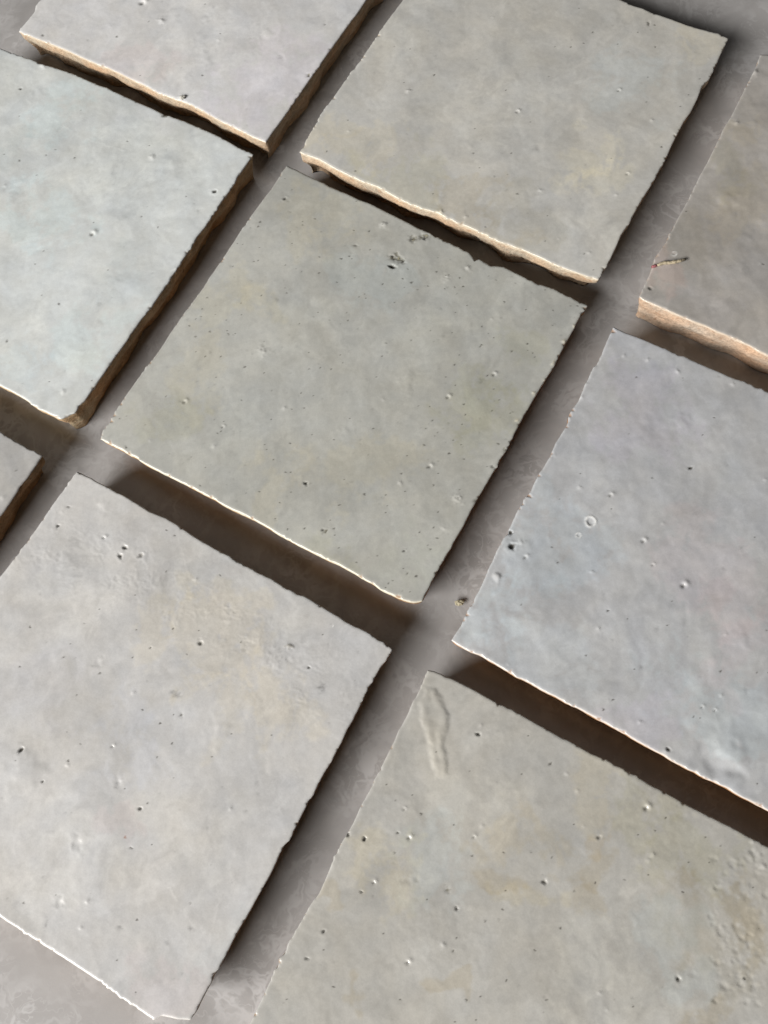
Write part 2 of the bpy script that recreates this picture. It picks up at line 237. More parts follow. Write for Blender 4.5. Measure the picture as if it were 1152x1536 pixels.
# ---------------------------------------------------------------- measured data (mm)
DATA = json.loads(r'''{"edges":{"A":{"top":[[-40.68,332.69],[38.13,274.9]],
"right":[[38.13,274.9],[16.27,247.61],[15.58,246.61],[12.82,242.63],[9.47,238.42],[6.13,233.9],[2.81,229.42],[-0.48,224.98],[-3.77,220.24],[-6.99,215.89],[-10.85,210.32],[-14.64,205.15],[-18.35,200.37],[-21.14,196.48],[-21.36,195.86]],
"bottom":[[-99.03,253.26],[-96.02,251.2],[-92.85,249.05],[-87.97,246.04],[-82.85,242.42],[-77.77,238.54],[-73.29,235.29],[-69.93,233.3],[-65.51,229.87],[-61.13,226.33],[-57.31,223.46],[-54.07,220.63],[-51.37,218.66],[-47.04,216.22],[-43.81,214.18],[-40.65,211.41],[-36.47,207.67],[-32.82,204.71],[-29.19,201.78],[-25.07,198.44],[-21.36,195.86]],
"left":[[-40.68,332.69],[-93.38,263.68],[-93.68,261.46],[-93.98,260.76],[-96.02,257.73],[-98.34,254.77],[-99.03,253.26]]},
"B":{"top":[[46.22,270.8],[98.43,233.06],[100.89,230.74],[103.9,228.99],[106.24,226.77],[109.18,224.83],[112.11,222.89],[115.95,220.08],[118.85,218.16],[121.82,216.6],[124.78,215.03],[127.79,212.48]],
"right":[[127.79,212.48],[124.73,208.0],[121.16,202.35],[118.2,198.04],[115.48,195.76],[114.57,194.22],[113.09,191.43],[109.81,186.62],[106.92,183.45],[102.16,176.71],[98.85,171.44],[95.84,167.46],[91.32,161.25],[88.49,157.97],[84.83,153.0],[81.95,149.19],[79.53,146.25],[78.3,144.04],[74.94,138.91],[72.52,135.75],[70.14,132.5]],
"bottom":[[-11.37,190.56],[-9.44,189.27],[-6.64,187.65],[-3.9,185.46],[-0.97,182.73],[2.97,179.66],[6.9,176.68],[10.88,174.46],[13.73,171.8],[17.04,168.77],[19.46,167.14],[22.35,165.13],[25.26,163.43],[28.2,162.05],[30.03,160.22],[31.82,158.79],[36.54,155.61],[40.21,152.61],[43.86,149.63],[47.63,147.55],[51.34,145.19],[54.97,142.55],[58.52,139.64],[62.14,137.21],[65.78,135.02],[68.51,133.44],[70.14,132.5]],
"left":[[46.22,270.8],[28.02,245.23],[20.68,236.02],[11.02,222.36],[7.13,217.74],[1.25,209.71],[-2.57,204.88],[-4.53,201.82],[-9.08,194.55],[-9.63,192.91],[-11.37,190.56]]},
"C":{"top":[[135.88,204.61],[138.16,204.09],[139.88,202.69],[219.51,149.5]],
"right":[[219.51,149.5],[162.33,67.46]],
"bottom":[[80.44,125.29],[81.65,123.96],[85.1,121.46],[87.69,119.66],[90.68,117.52],[93.65,115.39],[96.68,113.55],[99.15,111.51],[102.56,109.35],[105.47,107.27],[107.9,105.26],[109.45,103.67],[111.55,102.0],[162.33,67.46]],
"left":[[135.88,204.61],[133.94,200.92],[130.51,196.01],[126.26,189.95],[125.0,188.15],[121.24,182.78],[117.43,178.15],[116.46,176.36],[114.01,172.87],[109.99,167.12],[106.95,163.18],[101.38,155.01],[97.65,150.08],[95.36,146.8],[93.08,143.55],[90.33,140.39],[87.59,137.26],[86.72,135.63],[85.74,133.44],[83.41,129.73],[81.22,126.6],[80.44,125.29]]},
"D":{"top":[[-108.09,249.17],[-101.76,245.07],[-98.89,243.28],[-94.31,240.57],[-90.89,237.85],[-88.62,236.97],[-85.23,234.98],[-80.17,232.01],[-75.71,228.59],[-71.27,225.89],[-65.78,221.71],[-60.34,217.7],[-56.01,214.59],[-53.87,212.87],[-50.65,210.78],[-47.44,208.77],[-46.36,208.25],[-42.13,205.21],[-37.93,202.18],[-34.29,199.26],[-30.71,196.03],[-28.64,194.51],[-25.62,192.12]],
"right":[[-25.62,192.12],[-28.23,188.56],[-30.63,185.37],[-33.1,180.95],[-36.62,176.42],[-39.58,171.86],[-41.91,168.48],[-44.74,165.22],[-47.07,161.3],[-49.34,158.01],[-51.05,155.26],[-53.29,152.01],[-55.51,148.8],[-59.35,143.51],[-62.58,139.65],[-65.85,135.27],[-66.93,133.44],[-69.84,129.63],[-71.93,126.86],[-74.02,123.82],[-77.12,119.59],[-79.69,115.87],[-81.45,114.5],[-82.72,112.26],[-84.7,111.63],[-86.93,110.99]],
"bottom":[[-165.71,167.34],[-104.04,123.99],[-100.02,121.1],[-97.03,118.81],[-93.56,115.6],[-89.62,112.88],[-86.93,110.99]],
"left":[[-108.09,249.17],[-165.71,167.34]]},
"E":{"top":[[-15.74,186.29],[-12.65,183.93],[-9.67,181.53],[-6.7,179.14],[-3.25,176.37],[-0.29,174.32],[2.18,172.67],[4.6,170.71],[8.05,168.61],[11.88,165.52],[16.64,161.68],[21.35,157.89],[25.08,154.87],[27.87,152.62],[30.69,150.68],[32.41,148.99],[34.5,147.47],[35.11,146.48],[36.07,144.37],[37.39,144.64],[39.16,142.89],[40.25,141.72],[41.76,141.61],[43.96,140.98],[46.65,138.8],[49.77,136.28],[52.43,134.13],[55.19,132.56],[57.87,130.7],[60.5,128.58],[63.11,126.47],[65.56,124.75]],
"right":[[65.56,124.75],[64.57,123.69],[62.68,121.71],[61.29,119.66],[59.21,116.61],[57.25,114.12],[55.2,111.12],[53.85,109.12],[52.46,107.04],[49.97,104.15],[46.84,100.31],[44.96,97.92],[42.43,94.59],[39.93,91.28],[37.36,87.5],[34.82,83.75],[31.22,79.18],[27.04,73.76],[25.27,71.52],[22.91,68.41],[20.59,64.85],[17.16,60.5],[16.4,59.15],[14.86,57.47],[12.59,54.47],[10.66,52.15],[9.4,49.75],[7.74,47.65],[6.81,45.84]],
"bottom":[[-75.7,103.28],[-74.12,102.27],[-69.83,99.3],[-68.13,97.84],[-65.11,95.93],[-65.08,95.34],[-61.81,92.82],[-58.55,90.57],[-54.84,88.01],[-51.62,85.78],[-48.42,83.57],[-44.8,80.81],[-40.75,77.76],[-38.04,76.14],[-34.47,73.68],[-31.38,71.29],[-28.34,68.68],[-25.66,66.6],[-21.74,63.9],[-17.84,61.21],[-13.95,58.78],[-10.14,55.9],[-5.96,52.52],[-2.62,49.97],[-0.12,48.25],[2.39,46.62],[4.57,46.0],[6.81,45.84]],
"left":[[-15.74,186.29],[-17.93,183.04],[-20.98,178.72],[-23.95,175.07],[-28.09,169.76],[-30.44,166.71],[-33.4,162.25],[-36.88,157.31],[-38.61,154.86],[-42.02,150.31],[-43.73,147.61],[-47.07,143.42],[-50.37,139.27],[-54.53,133.59],[-57.25,129.46],[-59.39,126.69],[-63.08,122.23],[-65.71,118.76],[-68.31,115.32],[-71.42,110.91],[-73.48,107.46],[-75.0,105.82],[-75.7,103.28]]},
"F":{"top":[[71.26,116.97],[74.19,114.66],[77.26,112.82],[79.42,111.39],[82.4,109.3],[84.95,107.55],[87.41,105.44],[88.38,105.41],[90.85,103.41],[93.77,101.36],[96.68,99.32],[99.98,96.96],[102.92,95.2],[105.99,93.05],[153.37,59.36]],
"right":[[153.37,59.36],[94.09,-23.71]],
"bottom":[[12.73,34.82],[14.07,33.62],[16.87,31.61],[19.73,30.04],[23.25,27.24],[26.73,24.39],[29.87,22.24],[33.34,19.63],[36.44,17.51],[39.03,15.64],[41.34,14.15],[44.73,11.6],[47.76,9.53],[51.11,7.02],[54.01,4.57],[57.68,1.84],[61.33,-0.84],[64.95,-3.49],[68.53,-6.2],[70.42,-7.08],[73.27,-9.16],[75.67,-11.25],[78.55,-13.08],[81.05,-14.96],[94.09,-23.71]],
"left":[[71.26,116.97],[68.25,112.21],[64.58,106.18],[63.41,105.44],[60.0,100.54],[57.11,95.64],[54.4,92.87],[53.55,91.42],[53.4,90.13],[51.8,88.03],[48.73,84.34],[46.69,81.05],[44.22,77.86],[41.21,74.27],[39.82,71.73],[37.62,69.81],[35.21,66.71],[32.05,61.8],[31.63,60.66],[30.3,59.64],[27.96,56.62],[21.99,47.01],[20.26,44.7],[18.59,42.63],[16.85,40.13],[15.67,38.25],[14.59,37.05],[13.51,35.84],[12.73,34.82]]},
"G":{"top":[[-172.21,160.46],[-103.9,109.62],[-99.95,106.31],[-96.03,103.38],[-91.9,100.71]],
"right":[[-91.9,100.71],[-93.61,98.35],[-95.55,95.52],[-98.44,91.83],[-100.82,88.11],[-103.18,84.93],[-151.94,20.5]],
"bottom":[[-232.06,80.35],[-151.94,20.5]],
"left":[[-172.21,160.46],[-232.06,80.35]]},
"H":{"top":[[-82.53,94.47],[-81.1,93.75],[-80.15,92.95],[-78.73,92.14],[-76.84,90.6],[-74.01,88.68],[-70.74,86.45],[-67.49,83.98],[-62.89,80.1],[-61.04,79.1],[-58.74,77.79],[-55.57,75.38],[-52.44,72.5],[-49.7,70.25],[-47.92,68.94],[-46.14,67.49],[-42.59,65.08],[-39.53,62.51],[-36.46,60.43],[-34.73,59.01],[-31.66,57.18],[-27.83,53.85],[-26.29,53.17],[-25.26,52.01],[-23.49,51.4],[-19.63,48.32],[-17.54,46.66],[-15.03,44.73],[-12.98,42.86],[-10.88,41.53],[-8.37,39.98],[-5.96,37.64],[-3.89,36.38],[-2.43,34.49]],
"right":[[-2.43,34.49],[-4.43,32.09],[-5.95,30.52],[-7.58,28.1],[-9.63,25.76],[-11.99,22.11],[-14.63,18.18],[-16.16,16.26],[-17.76,13.52],[-20.29,10.09],[-22.29,7.45],[-24.28,4.83],[-25.79,2.58],[-27.5,0.37],[-29.24,-2.22],[-31.21,-5.16],[-33.12,-7.68],[-34.71,-9.56],[-35.52,-10.64],[-37.47,-13.89],[-39.81,-17.05],[-42.13,-20.19],[-44.43,-23.3],[-46.69,-26.02],[-48.52,-28.76],[-50.33,-31.47],[-52.53,-34.12],[-54.32,-36.8],[-56.09,-39.45],[-57.82,-41.73],[-58.7,-43.04]],
"bottom":[[-141.02,13.23],[-102.68,-16.2],[-94.73,-21.85],[-86.14,-27.84],[-79.22,-32.85],[-73.18,-37.7],[-71.68,-38.69],[-69.34,-40.39],[-67.21,-42.05],[-65.39,-41.38],[-61.85,-42.49],[-58.7,-43.04]],
"left":[[-82.53,94.47],[-84.5,91.92],[-86.94,88.71],[-90.33,84.15],[-93.2,80.07],[-96.51,75.85],[-98.85,73.0],[-101.18,69.94],[-103.49,67.38],[-141.02,13.23]]},
"I":{"top":[[5.74,28.22],[7.43,27.65],[9.02,26.48],[11.49,25.29],[13.48,23.94],[16.26,22.06],[18.6,20.25],[21.71,17.92],[24.87,16.02],[27.94,13.72],[30.22,11.95],[33.26,9.68],[36.28,7.41],[37.37,6.9],[39.6,5.17],[42.2,3.19],[44.87,1.62],[48.6,-0.9],[52.26,-3.59],[55.12,-5.96],[58.04,-7.93],[63.03,-11.73],[67.34,-14.63],[71.97,-17.74],[75.81,-20.54],[79.0,-22.86],[92.05,-31.75]],
"right":[[92.05,-31.75],[36.18,-114.7]],
"bottom":[[-51.14,-54.6],[36.18,-114.7]],
"left":[[5.74,28.22],[4.02,25.39],[1.77,21.79],[1.12,21.27],[-0.4,18.64],[-1.24,17.31],[-2.56,15.53],[-3.34,14.61],[-4.99,11.89],[-7.63,8.07],[-9.72,5.04],[-12.31,1.3],[-14.82,-2.01],[-17.41,-6.08],[-20.33,-9.65],[-22.75,-13.17],[-24.89,-16.96],[-26.88,-20.15],[-29.62,-22.84],[-32.44,-26.61],[-35.23,-30.34],[-37.53,-33.36],[-39.87,-37.06],[-41.72,-40.07],[-43.54,-42.69],[-45.26,-45.31],[-51.14,-54.6]]}},
"feats":{"A":[[-57.23,258.91,1.35,
"pw"],[-51.61,249.92,1.12,
"w"],[-37.1,248.04,1.33,
"b"],[-39.4,225.14,0.43,
"k"],[-33.3,238.68,0.44,
"w"],[-13.63,228.49,0.87,
"k2"],[1.58,239.24,0.33,
"k"],[-91.07,250.33,0.56,
"k"],[-68.66,250.81,0.9,
"b"],[-46.72,217.51,0.86,
"w"],[-5.84,219.61,0.64,
"o"],[-54.57,214.29,0.43,
"k"],[-21.64,233.95,1.09,
"s"],[-66.6,245.66,0.45,
"k"],[-37.72,231.13,1.96,
"b"],[-17.52,238.82,1.75,
"b"],[-50.99,226.52,1.52,
"s"],[-78.8,242.11,1.33,
"s"],[-26.34,209.7,0.42,
"k2"]],
"D":[[-76.05,170.91,1.02,
"pw"],[-38.47,180.26,0.72,
"d"],[-43.76,174.28,0.82,
"k2"],[-61.28,174.6,0.37,
"k"],[-98.34,229.44,0.55,
"d"],[-98.69,201.23,0.43,
"k"],[-81.27,199.47,0.38,
"k"],[-57.08,195.88,0.84,
"w"],[-86.87,148.04,0.5,
"k"],[-102.22,137.9,0.45,
"k"],[-69.43,155.41,1.41,
"s"],[-74.65,146.43,0.6,
"k2"],[-98.45,191.41,1.89,
"s"],[-90.92,237.48,1.11,
"w"],[-63.61,230.23,0.33,
"k"],[-103.55,204.55,0.34,
"k"],[-90.27,201.92,0.3,
"k"],[-64.56,203.18,0.38,
"k"],[-92.06,226.53,1.75,
"b"],[-65.7,176.49,1.44,
"s"],[-51.51,154.76,0.8,
"w"],[-80.78,135.17,1.57,
"b"],[-92.44,139.08,1.98,
"s"],[-85.85,119.21,0.77,
"w"],[-74.85,138.67,1.77,
"b"],[-52.36,211.57,0.85,
"o"]],
"B":[[57.51,195.04,0.72,
"pw"],[89.87,198.04,0.62,
"pw"],[60.96,180.55,0.81,
"k2"],[97.95,175.13,0.44,
"k"],[86.07,167.21,0.59,
"pw"],[33.82,213.33,0.42,
"k"],[41.42,181.68,0.41,
"k"],[104.42,222.43,0.84,
"d2"],[25.06,208.4,0.84,
"w"],[55.81,233.15,0.34,
"w"],[41.0,184.24,0.82,
"b"],[59.21,165.16,0.6,
"w"],[35.74,159.53,0.59,
"w"],[61.42,147.85,0.29,
"w"],[52.13,165.07,0.4,
"k"],[28.94,166.54,1.2,
"b"],[75.7,188.76,1.22,
"s"],[119.73,205.5,0.31,
"w"],[97.32,185.26,0.61,
"w"],[43.81,224.38,1.07,
"s"],[87.89,218.36,1.05,
"b"],[28.53,162.31,0.8,
"wo"]],
"C":[[132.35,197.85,1.22,
"w"],[127.29,178.9,1.4,
"b"],[111.81,131.26,1.32,
"b"],[117.65,130.6,0.38,
"k"],[84.09,127.68,0.62,
"d"],[93.31,137.69,0.95,
"ring"],[122.23,179.97,0.8,
"w"],[112.62,153.45,2.33,
"b"],[109.63,165.91,2.36,
"s"],[117.98,143.28,2.68,
"s"],[100.35,119.11,1.86,
"s"],[93.79,149.35,1.55,
"b"]],
"E":[[-51.33,111.3,0.76,
"pw"],[-28.17,123.73,1.34,
"wr"],[-20.13,82.25,0.65,
"d"],[35.75,107.18,0.71,
"pw"],[32.18,106.04,0.74,
"k2"],[22.02,102.15,0.74,
"pw"],[14.18,82.48,0.72,
"pw"],[19.95,72.44,1.25,
"wr"],[11.83,109.84,1.68,
"b"],[11.1,105.79,1.12,
"b"],[-16.82,68.48,0.43,
"d"],[-16.15,68.02,0.53,
"o"],[3.89,59.91,0.44,
"d"],[15.21,64.64,0.71,
"wr"],[12.33,148.93,0.82,
"o"],[13.82,148.25,0.82,
"o"],[15.12,147.59,0.78,
"o"],[13.44,149.91,0.63,
"o"],[19.2,154.35,0.91,
"o"],[23.03,154.69,0.91,
"o"],[21.41,154.48,0.59,
"o"],[11.2,160.5,1.0,
"w"],[1.9,154.68,0.59,
"d2"],[27.03,139.88,0.97,
"wr"],[-17.45,174.28,0.61,
"d"],[-2.71,150.77,0.43,
"k"],[-0.27,151.32,0.43,
"k"],[16.62,139.65,0.43,
"k"],[6.59,158.86,0.4,
"k"],[-25.58,167.15,0.51,
"k"],[-26.31,165.6,0.46,
"k"],[-43.66,107.11,0.56,
"b"],[-23.7,105.26,0.56,
"w"],[-41.19,102.06,0.56,
"pw"],[-7.37,95.22,1.47,
"b"],[21.38,89.13,0.36,
"k"],[33.66,107.07,0.37,
"k"],[6.0,81.3,0.36,
"k"],[-68.57,99.71,0.47,
"k"],[-61.81,100.76,0.47,
"w"],[-21.03,84.31,0.55,
"b"],[8.85,56.13,0.52,
"b"],[6.09,52.71,0.45,
"k"],[3.95,53.72,0.42,
"d2"],[30.73,79.96,0.54,
"d2"],[52.47,108.08,0.56,
"wo"],[56.69,114.42,0.6,
"wo"],[49.35,103.34,0.55,
"wo"],[45.53,99.78,0.55,
"wo"],[39.44,92.54,0.55,
"wo"],[34.9,84.25,0.54,
"o"],[24.8,71.2,0.53,
"o"],[60.52,118.56,0.56,
"wo"],[11.92,145.79,1.02,
"d"],[12.38,149.38,0.51,
"d"],[15.06,147.14,0.43,
"d"],[18.78,154.18,0.47,
"d"],[22.35,154.1,0.51,
"d"],[33.63,142.04,0.78,
"w"],[24.41,142.08,0.43,
"k"],[31.34,136.09,0.42,
"k"],[-19.82,141.56,0.39,
"k"]],
"F":[[82.91,72.23,0.56,
"d"],[60.57,67.73,0.7,
"pw"],[72.17,70.86,0.35,
"k"],[92.71,71.81,0.44,
"k2"],[46.77,81.2,0.81,
"w"],[85.83,100.71,0.64,
"w"],[72.32,107.48,0.55,
"w"],[78.43,105.32,0.59,
"w"],[99.84,94.76,0.54,
"w"],[96.84,97.66,0.45,
"k2"],[58.21,96.92,0.64,
"w"],[60.08,100.74,0.55,
"w"],[32.11,57.15,1.13,
"d"],[32.11,57.15,2.78,
"b"],[35.26,53.99,0.69,
"pw"],[34.71,57.9,0.7,
"w"],[27.14,49.5,1.21,
"w"],[32.4,60.97,0.7,
"d"],[53.42,37.15,0.4,
"d"],[51.39,47.66,0.55,
"w"],[66.38,54.11,0.77,
"pw"],[67.37,47.46,0.51,
"pw"],[74.11,41.21,1.01,
"pw"],[50.17,32.91,0.54,
"w"],[64.8,31.14,0.58,
"k2"],[67.43,31.48,0.33,
"k"],[85.03,44.17,0.51,
"k2"],[61.05,1.7,0.58,
"d"],[60.15,1.34,0.48,
"w"],[55.58,8.93,0.49,
"w"],[47.5,13.04,0.42,
"k"],[49.06,14.96,0.33,
"w"],[76.65,12.69,0.49,
"w"],[74.36,9.41,0.48,
"pw"],[71.5,10.59,0.49,
"pw"],[53.73,61.19,1.74,
"ring"],[49.88,57.84,0.87,
"ring"],[71.18,-3.04,4.13,
"dent"],[75.63,-0.79,3.5,
"b"],[25.0,42.87,1.37,
"s"],[58.93,22.1,0.49,
"k2"],[79.08,41.78,1.18,
"s"],[84.5,25.47,1.65,
"b"],[24.69,36.81,0.51,
"s"],[83.07,13.17,0.65,
"k2"],[50.22,14.97,0.33,
"k"],[101.5,66.18,0.52,
"w"],[75.72,85.35,2.51,
"s"],[83.26,86.26,1.79,
"b"],[42.95,80.18,0.63,
"w"]],
"G":[[-100.64,101.64,0.34,
"k"],[-98.95,97.22,0.38,
"k"],[-103.15,89.37,1.12,
"wr"]],
"H":[[-75.22,74.44,0.65,
"pw"],[-69.93,70.91,0.76,
"d3"],[-71.26,68.68,0.76,
"d3"],[-65.55,68.08,0.81,
"d3"],[-69.17,71.92,1.26,
"b"],[-65.53,68.64,1.44,
"b"],[-87.8,79.38,0.55,
"d"],[-89.08,78.79,0.91,
"b"],[-51.17,42.7,0.73,
"d3"],[-28.51,38.85,0.77,
"dl"],[-64.12,43.2,0.4,
"d"],[-77.86,41.03,1.04,
"dent2"],[-20.94,27.17,0.84,
"k3"],[-21.75,27.61,0.67,
"k3"],[-23.95,32.78,0.44,
"d"],[-58.05,30.32,0.85,
"k3"],[-58.86,31.09,0.68,
"k3"],[-69.03,32.24,0.55,
"w"],[-57.13,25.21,0.51,
"d2"],[-97.84,21.59,0.75,
"d"],[-97.5,19.6,1.69,
"b"],[-74.53,19.75,0.54,
"pw"],[-85.96,17.66,0.4,
"k"],[-40.0,39.33,0.69,
"k2"],[-73.48,10.66,1.0,
"dent2"],[-68.44,4.08,0.54,
"d"],[-83.8,-2.0,1.47,
"dent2"],[-84.92,-0.8,0.98,
"b"],[-96.32,15.92,3.03,
"b"],[-92.33,13.51,0.42,
"d"],[-88.49,-14.71,1.12,
"dent2"],[-81.8,-15.22,0.64,
"w"],[-91.71,-19.12,0.54,
"k3"],[-74.2,-21.79,0.51,
"k3"],[-57.43,-23.95,0.63,
"k3"],[-71.05,-4.63,0.42,
"d2"],[-72.42,-2.03,0.41,
"kr"],[-63.06,-26.27,0.63,
"k2"],[-39.21,6.67,0.66,
"k2"],[-52.45,-2.37,0.49,
"k2"],[-47.73,19.42,2.34,
"b"],[-74.49,81.16,0.92,
"s"],[-75.33,83.77,1.47,
"w2"],[-82.88,70.07,2.17,
"s"],[-60.97,58.87,1.77,
"b"],[-17.08,42.71,0.52,
"ring"],[-85.0,84.53,0.55,
"d2"],[-62.6,23.78,0.34,
"k"],[-59.15,25.47,0.34,
"k"],[-77.41,38.24,0.35,
"k"],[-95.45,52.76,0.35,
"k"],[-98.06,42.65,0.35,
"k"],[-39.42,4.03,0.41,
"k2"],[-58.45,74.2,0.33,
"k"],[-44.99,59.8,0.32,
"k"],[-56.37,72.42,0.36,
"k"],[-37.48,11.67,1.98,
"s"],[-55.9,-32.34,1.24,
"s"]],
"I":[[15.81,11.13,0.59,
"d"],[16.79,13.1,0.49,
"w"],[17.89,10.7,0.82,
"b"],[32.19,2.05,0.48,
"d2"],[-4.41,-3.9,0.51,
"pw"],[-6.7,-9.1,0.37,
"d"],[-3.99,-10.49,0.72,
"pw"],[11.3,-12.23,0.51,
"pw"],[4.71,-27.27,0.54,
"d"],[3.16,-22.9,0.56,
"o"],[-7.88,-37.05,0.67,
"pw"],[25.81,-24.05,0.65,
"d3"],[40.34,-15.96,0.56,
"d3"],[53.1,-10.77,0.94,
"pw"],[2.63,-35.94,0.4,
"d2"],[27.82,-34.31,0.34,
"k"],[-14.79,-9.45,0.64,
"d"],[-14.93,-10.64,0.96,
"b"],[-18.65,-8.07,0.64,
"d"],[-13.58,-19.26,0.63,
"pw"],[-16.96,-21.03,0.41,
"d"],[-26.73,-28.34,0.47,
"d"],[-31.15,-33.59,0.46,
"d"],[52.2,-47.6,0.74,
"d3"],[55.64,-47.19,0.89,
"dent2"],[0.38,-34.41,0.61,
"w"],[-5.72,-19.77,1.1,
"dent2"],[-3.5,-19.75,0.78,
"dent2"],[52.23,-21.28,0.62,
"w"],[50.9,-22.3,0.46,
"w"],[65.09,-19.02,0.31,
"k"],[15.28,-28.69,0.31,
"k"],[36.38,-18.3,0.62,
"b"],[35.59,-0.72,0.48,
"w"],[37.61,-25.63,0.34,
"k"],[32.5,-26.89,0.31,
"k"],[57.16,-30.03,0.37,
"k"],[75.79,-21.23,0.46,
"w"],[76.76,-26.63,0.77,
"w"],[66.8,-49.32,0.36,
"d"],[4.12,-46.29,0.36,
"k"],[-21.42,-6.82,0.4,
"w"],[-10.87,-44.53,0.3,
"k"],[-25.64,-40.06,0.31,
"k"],[-12.91,-30.42,0.31,
"k"],[13.74,-43.34,0.3,
"k"],[21.99,-48.38,0.3,
"k"],[34.11,-48.45,0.45,
"w"],[40.95,-51.94,0.3,
"k"],[64.89,-29.91,0.74,
"dent2"],[67.46,-38.31,0.82,
"dent2"],[66.62,-39.45,0.73,
"b"],[75.81,-32.83,0.8,
"dent2"],[58.18,-53.13,0.55,
"b"],[69.48,-38.3,0.39,
"b"],[69.85,-25.55,0.96,
"dent2"],[71.47,-32.78,0.82,
"dent2"],[71.1,-44.58,0.86,
"dent2"],[68.44,-51.33,0.87,
"dent2"],[70.77,-27.56,0.56,
"b"],[64.78,-40.71,0.74,
"dent2"],[62.14,-46.39,0.71,
"b"],[61.67,-49.66,0.94,
"dent2"],[65.81,-53.93,0.83,
"dent2"],[69.83,-25.34,0.52,
"b"],[64.95,-31.94,0.9,
"b"],[73.18,-30.14,0.81,
"dent2"],[71.54,-35.13,0.78,
"b"],[68.01,-40.86,0.67,
"dent2"],[67.62,-40.21,0.61,
"dent2"],[70.91,-29.57,0.62,
"dent2"],[74.29,-36.28,0.59,
"dent2"],[62.56,-39.95,0.71,
"b"],[71.1,-50.49,0.85,
"b"],[65.13,-38.12,0.53,
"dent2"],[64.88,-42.57,0.44,
"dent2"],[65.11,-45.45,0.47,
"dent2"],[65.62,-44.18,0.49,
"b"],[67.68,-27.2,0.59,
"dent2"],[65.18,-52.8,0.61,
"b"],[65.63,-51.09,0.72,
"dent2"],[68.09,-53.16,0.37,
"dent2"],[64.35,-49.86,0.77,
"dent2"],[63.55,-45.17,0.59,
"b"],[65.85,-48.02,0.47,
"dent2"],[72.4,-41.72,0.37,
"dent2"],[70.1,-45.38,0.77,
"b"],[70.13,-40.87,0.77,
"dent2"],[69.4,-42.99,0.66,
"dent2"],[65.8,-50.36,0.75,
"dent2"],[64.59,-45.78,0.89,
"b"],[65.38,-43.96,0.66,
"b"],[75.05,-23.48,0.65,
"dent2"],[70.74,-32.08,0.51,
"dent2"],[62.98,-42.26,0.9,
"dent2"],[66.64,-51.57,0.61,
"b"],[71.61,-37.89,0.78,
"dent2"],[69.48,-41.78,0.68,
"dent2"],[64.01,-52.2,0.46,
"dent2"],[68.75,-54.84,0.52,
"dent2"],[69.56,-38.76,0.5,
"b"],[65.27,-48.71,0.91,
"dent2"],[69.07,-41.19,0.68,
"b"],[77.44,-24.09,0.58,
"dent2"],[61.25,-47.83,0.68,
"dent2"],[65.68,-49.45,0.41,
"dent2"],[72.93,-39.43,0.84,
"dent2"],[70.78,-40.89,0.49,
"b"],[60.4,-44.38,0.51,
"dent2"],[68.22,-33.45,0.64,
"b"],[59.88,-52.4,0.92,
"dent2"],[75.21,-23.18,0.8,
"dent2"],[74.97,-28.31,0.76,
"dent2"],[73.15,-36.92,0.51,
"b"],[64.34,-30.1,0.54,
"b"],[66.15,-51.87,0.54,
"dent2"],[65.34,-30.16,0.83,
"dent2"],[63.79,-48.38,0.42,
"dent2"],[71.51,-39.34,0.76,
"b"],[59.12,-52.87,0.61,
"dent2"],[64.54,-41.52,0.7,
"b"],[65.65,-49.37,0.89,
"dent2"],[62.76,-45.61,0.44,
"dent2"],[61.38,-50.14,0.77,
"dent2"],[64.73,-54.04,0.42,
"dent2"],[67.52,-46.57,0.81,
"dent2"],[68.38,-31.3,0.54,
"b"],[65.93,-29.06,0.63,
"dent2"],[63.78,-38.31,0.59,
"dent2"],[67.93,-49.24,0.75,
"dent2"],[66.07,-23.86,0.87,
"dent2"],[68.45,-37.5,0.4,
"dent2"],[74.09,-34.45,0.54,
"b"],[71.7,-35.66,0.62,
"dent2"],[68.73,-41.69,0.94,
"dent2"],[70.34,-23.87,0.88,
"b"],[72.41,-25.7,0.76,
"dent2"],[75.67,-24.48,0.87,
"dent2"],[63.41,-38.57,0.73,
"dent2"],[63.65,-45.26,0.49,
"dent2"],[61.79,-52.21,0.7,
"b"],[72.53,-32.33,0.45,
"dent2"],[62.21,-50.51,0.82,
"dent2"],[68.13,-54.49,0.68,
"dent2"],[61.43,-45.45,0.73,
"dent2"],[68.29,-47.33,0.6,
"dent2"],[65.24,-45.44,0.44,
"dent2"],[64.51,-29.8,0.95,
"b"],[63.36,-35.26,0.68,
"dent2"],[68.85,-50.93,0.67,
"dent2"],[63.8,-39.57,0.86,
"dent2"],[63.05,-42.7,0.41,
"b"],[67.03,-26.59,0.39,
"b"],[66.34,-23.35,0.7,
"b"],[73.59,-25.12,0.9,
"dent2"],[71.08,-40.41,0.76,
"b"],[65.05,-50.13,0.72,
"dent2"],[66.1,-43.61,0.64,
"dent2"],[67.94,-29.6,0.87,
"b"],[70.76,-46.11,0.41,
"b"],[66.34,-44.95,0.82,
"dent2"],[72.31,-46.43,0.76,
"dent2"],[71.52,-25.59,0.56,
"dent2"],[70.62,-24.69,0.59,
"b"],[71.66,-37.12,0.45,
"dent2"],[67.52,-49.56,0.87,
"b"],[74.03,-34.22,0.48,
"dent2"],[62.5,-37.4,0.67,
"dent2"],[62.35,-35.8,0.71,
"dent2"],[69.75,-32.62,0.63,
"b"],[63.95,-45.53,0.38,
"dent2"],[64.65,-41.69,0.72,
"dent2"]]},
"blots":{"A":[[-14.9,219.2,19.3,[1.0,0.975,1.02]],[-83.1,252.7,13.5,[0.98,0.98,0.99]],[-39.0,245.2,13.3,[1.07,1.07,1.06]],[-61.6,232.3,11.0,[1.02,0.97,0.97]]],
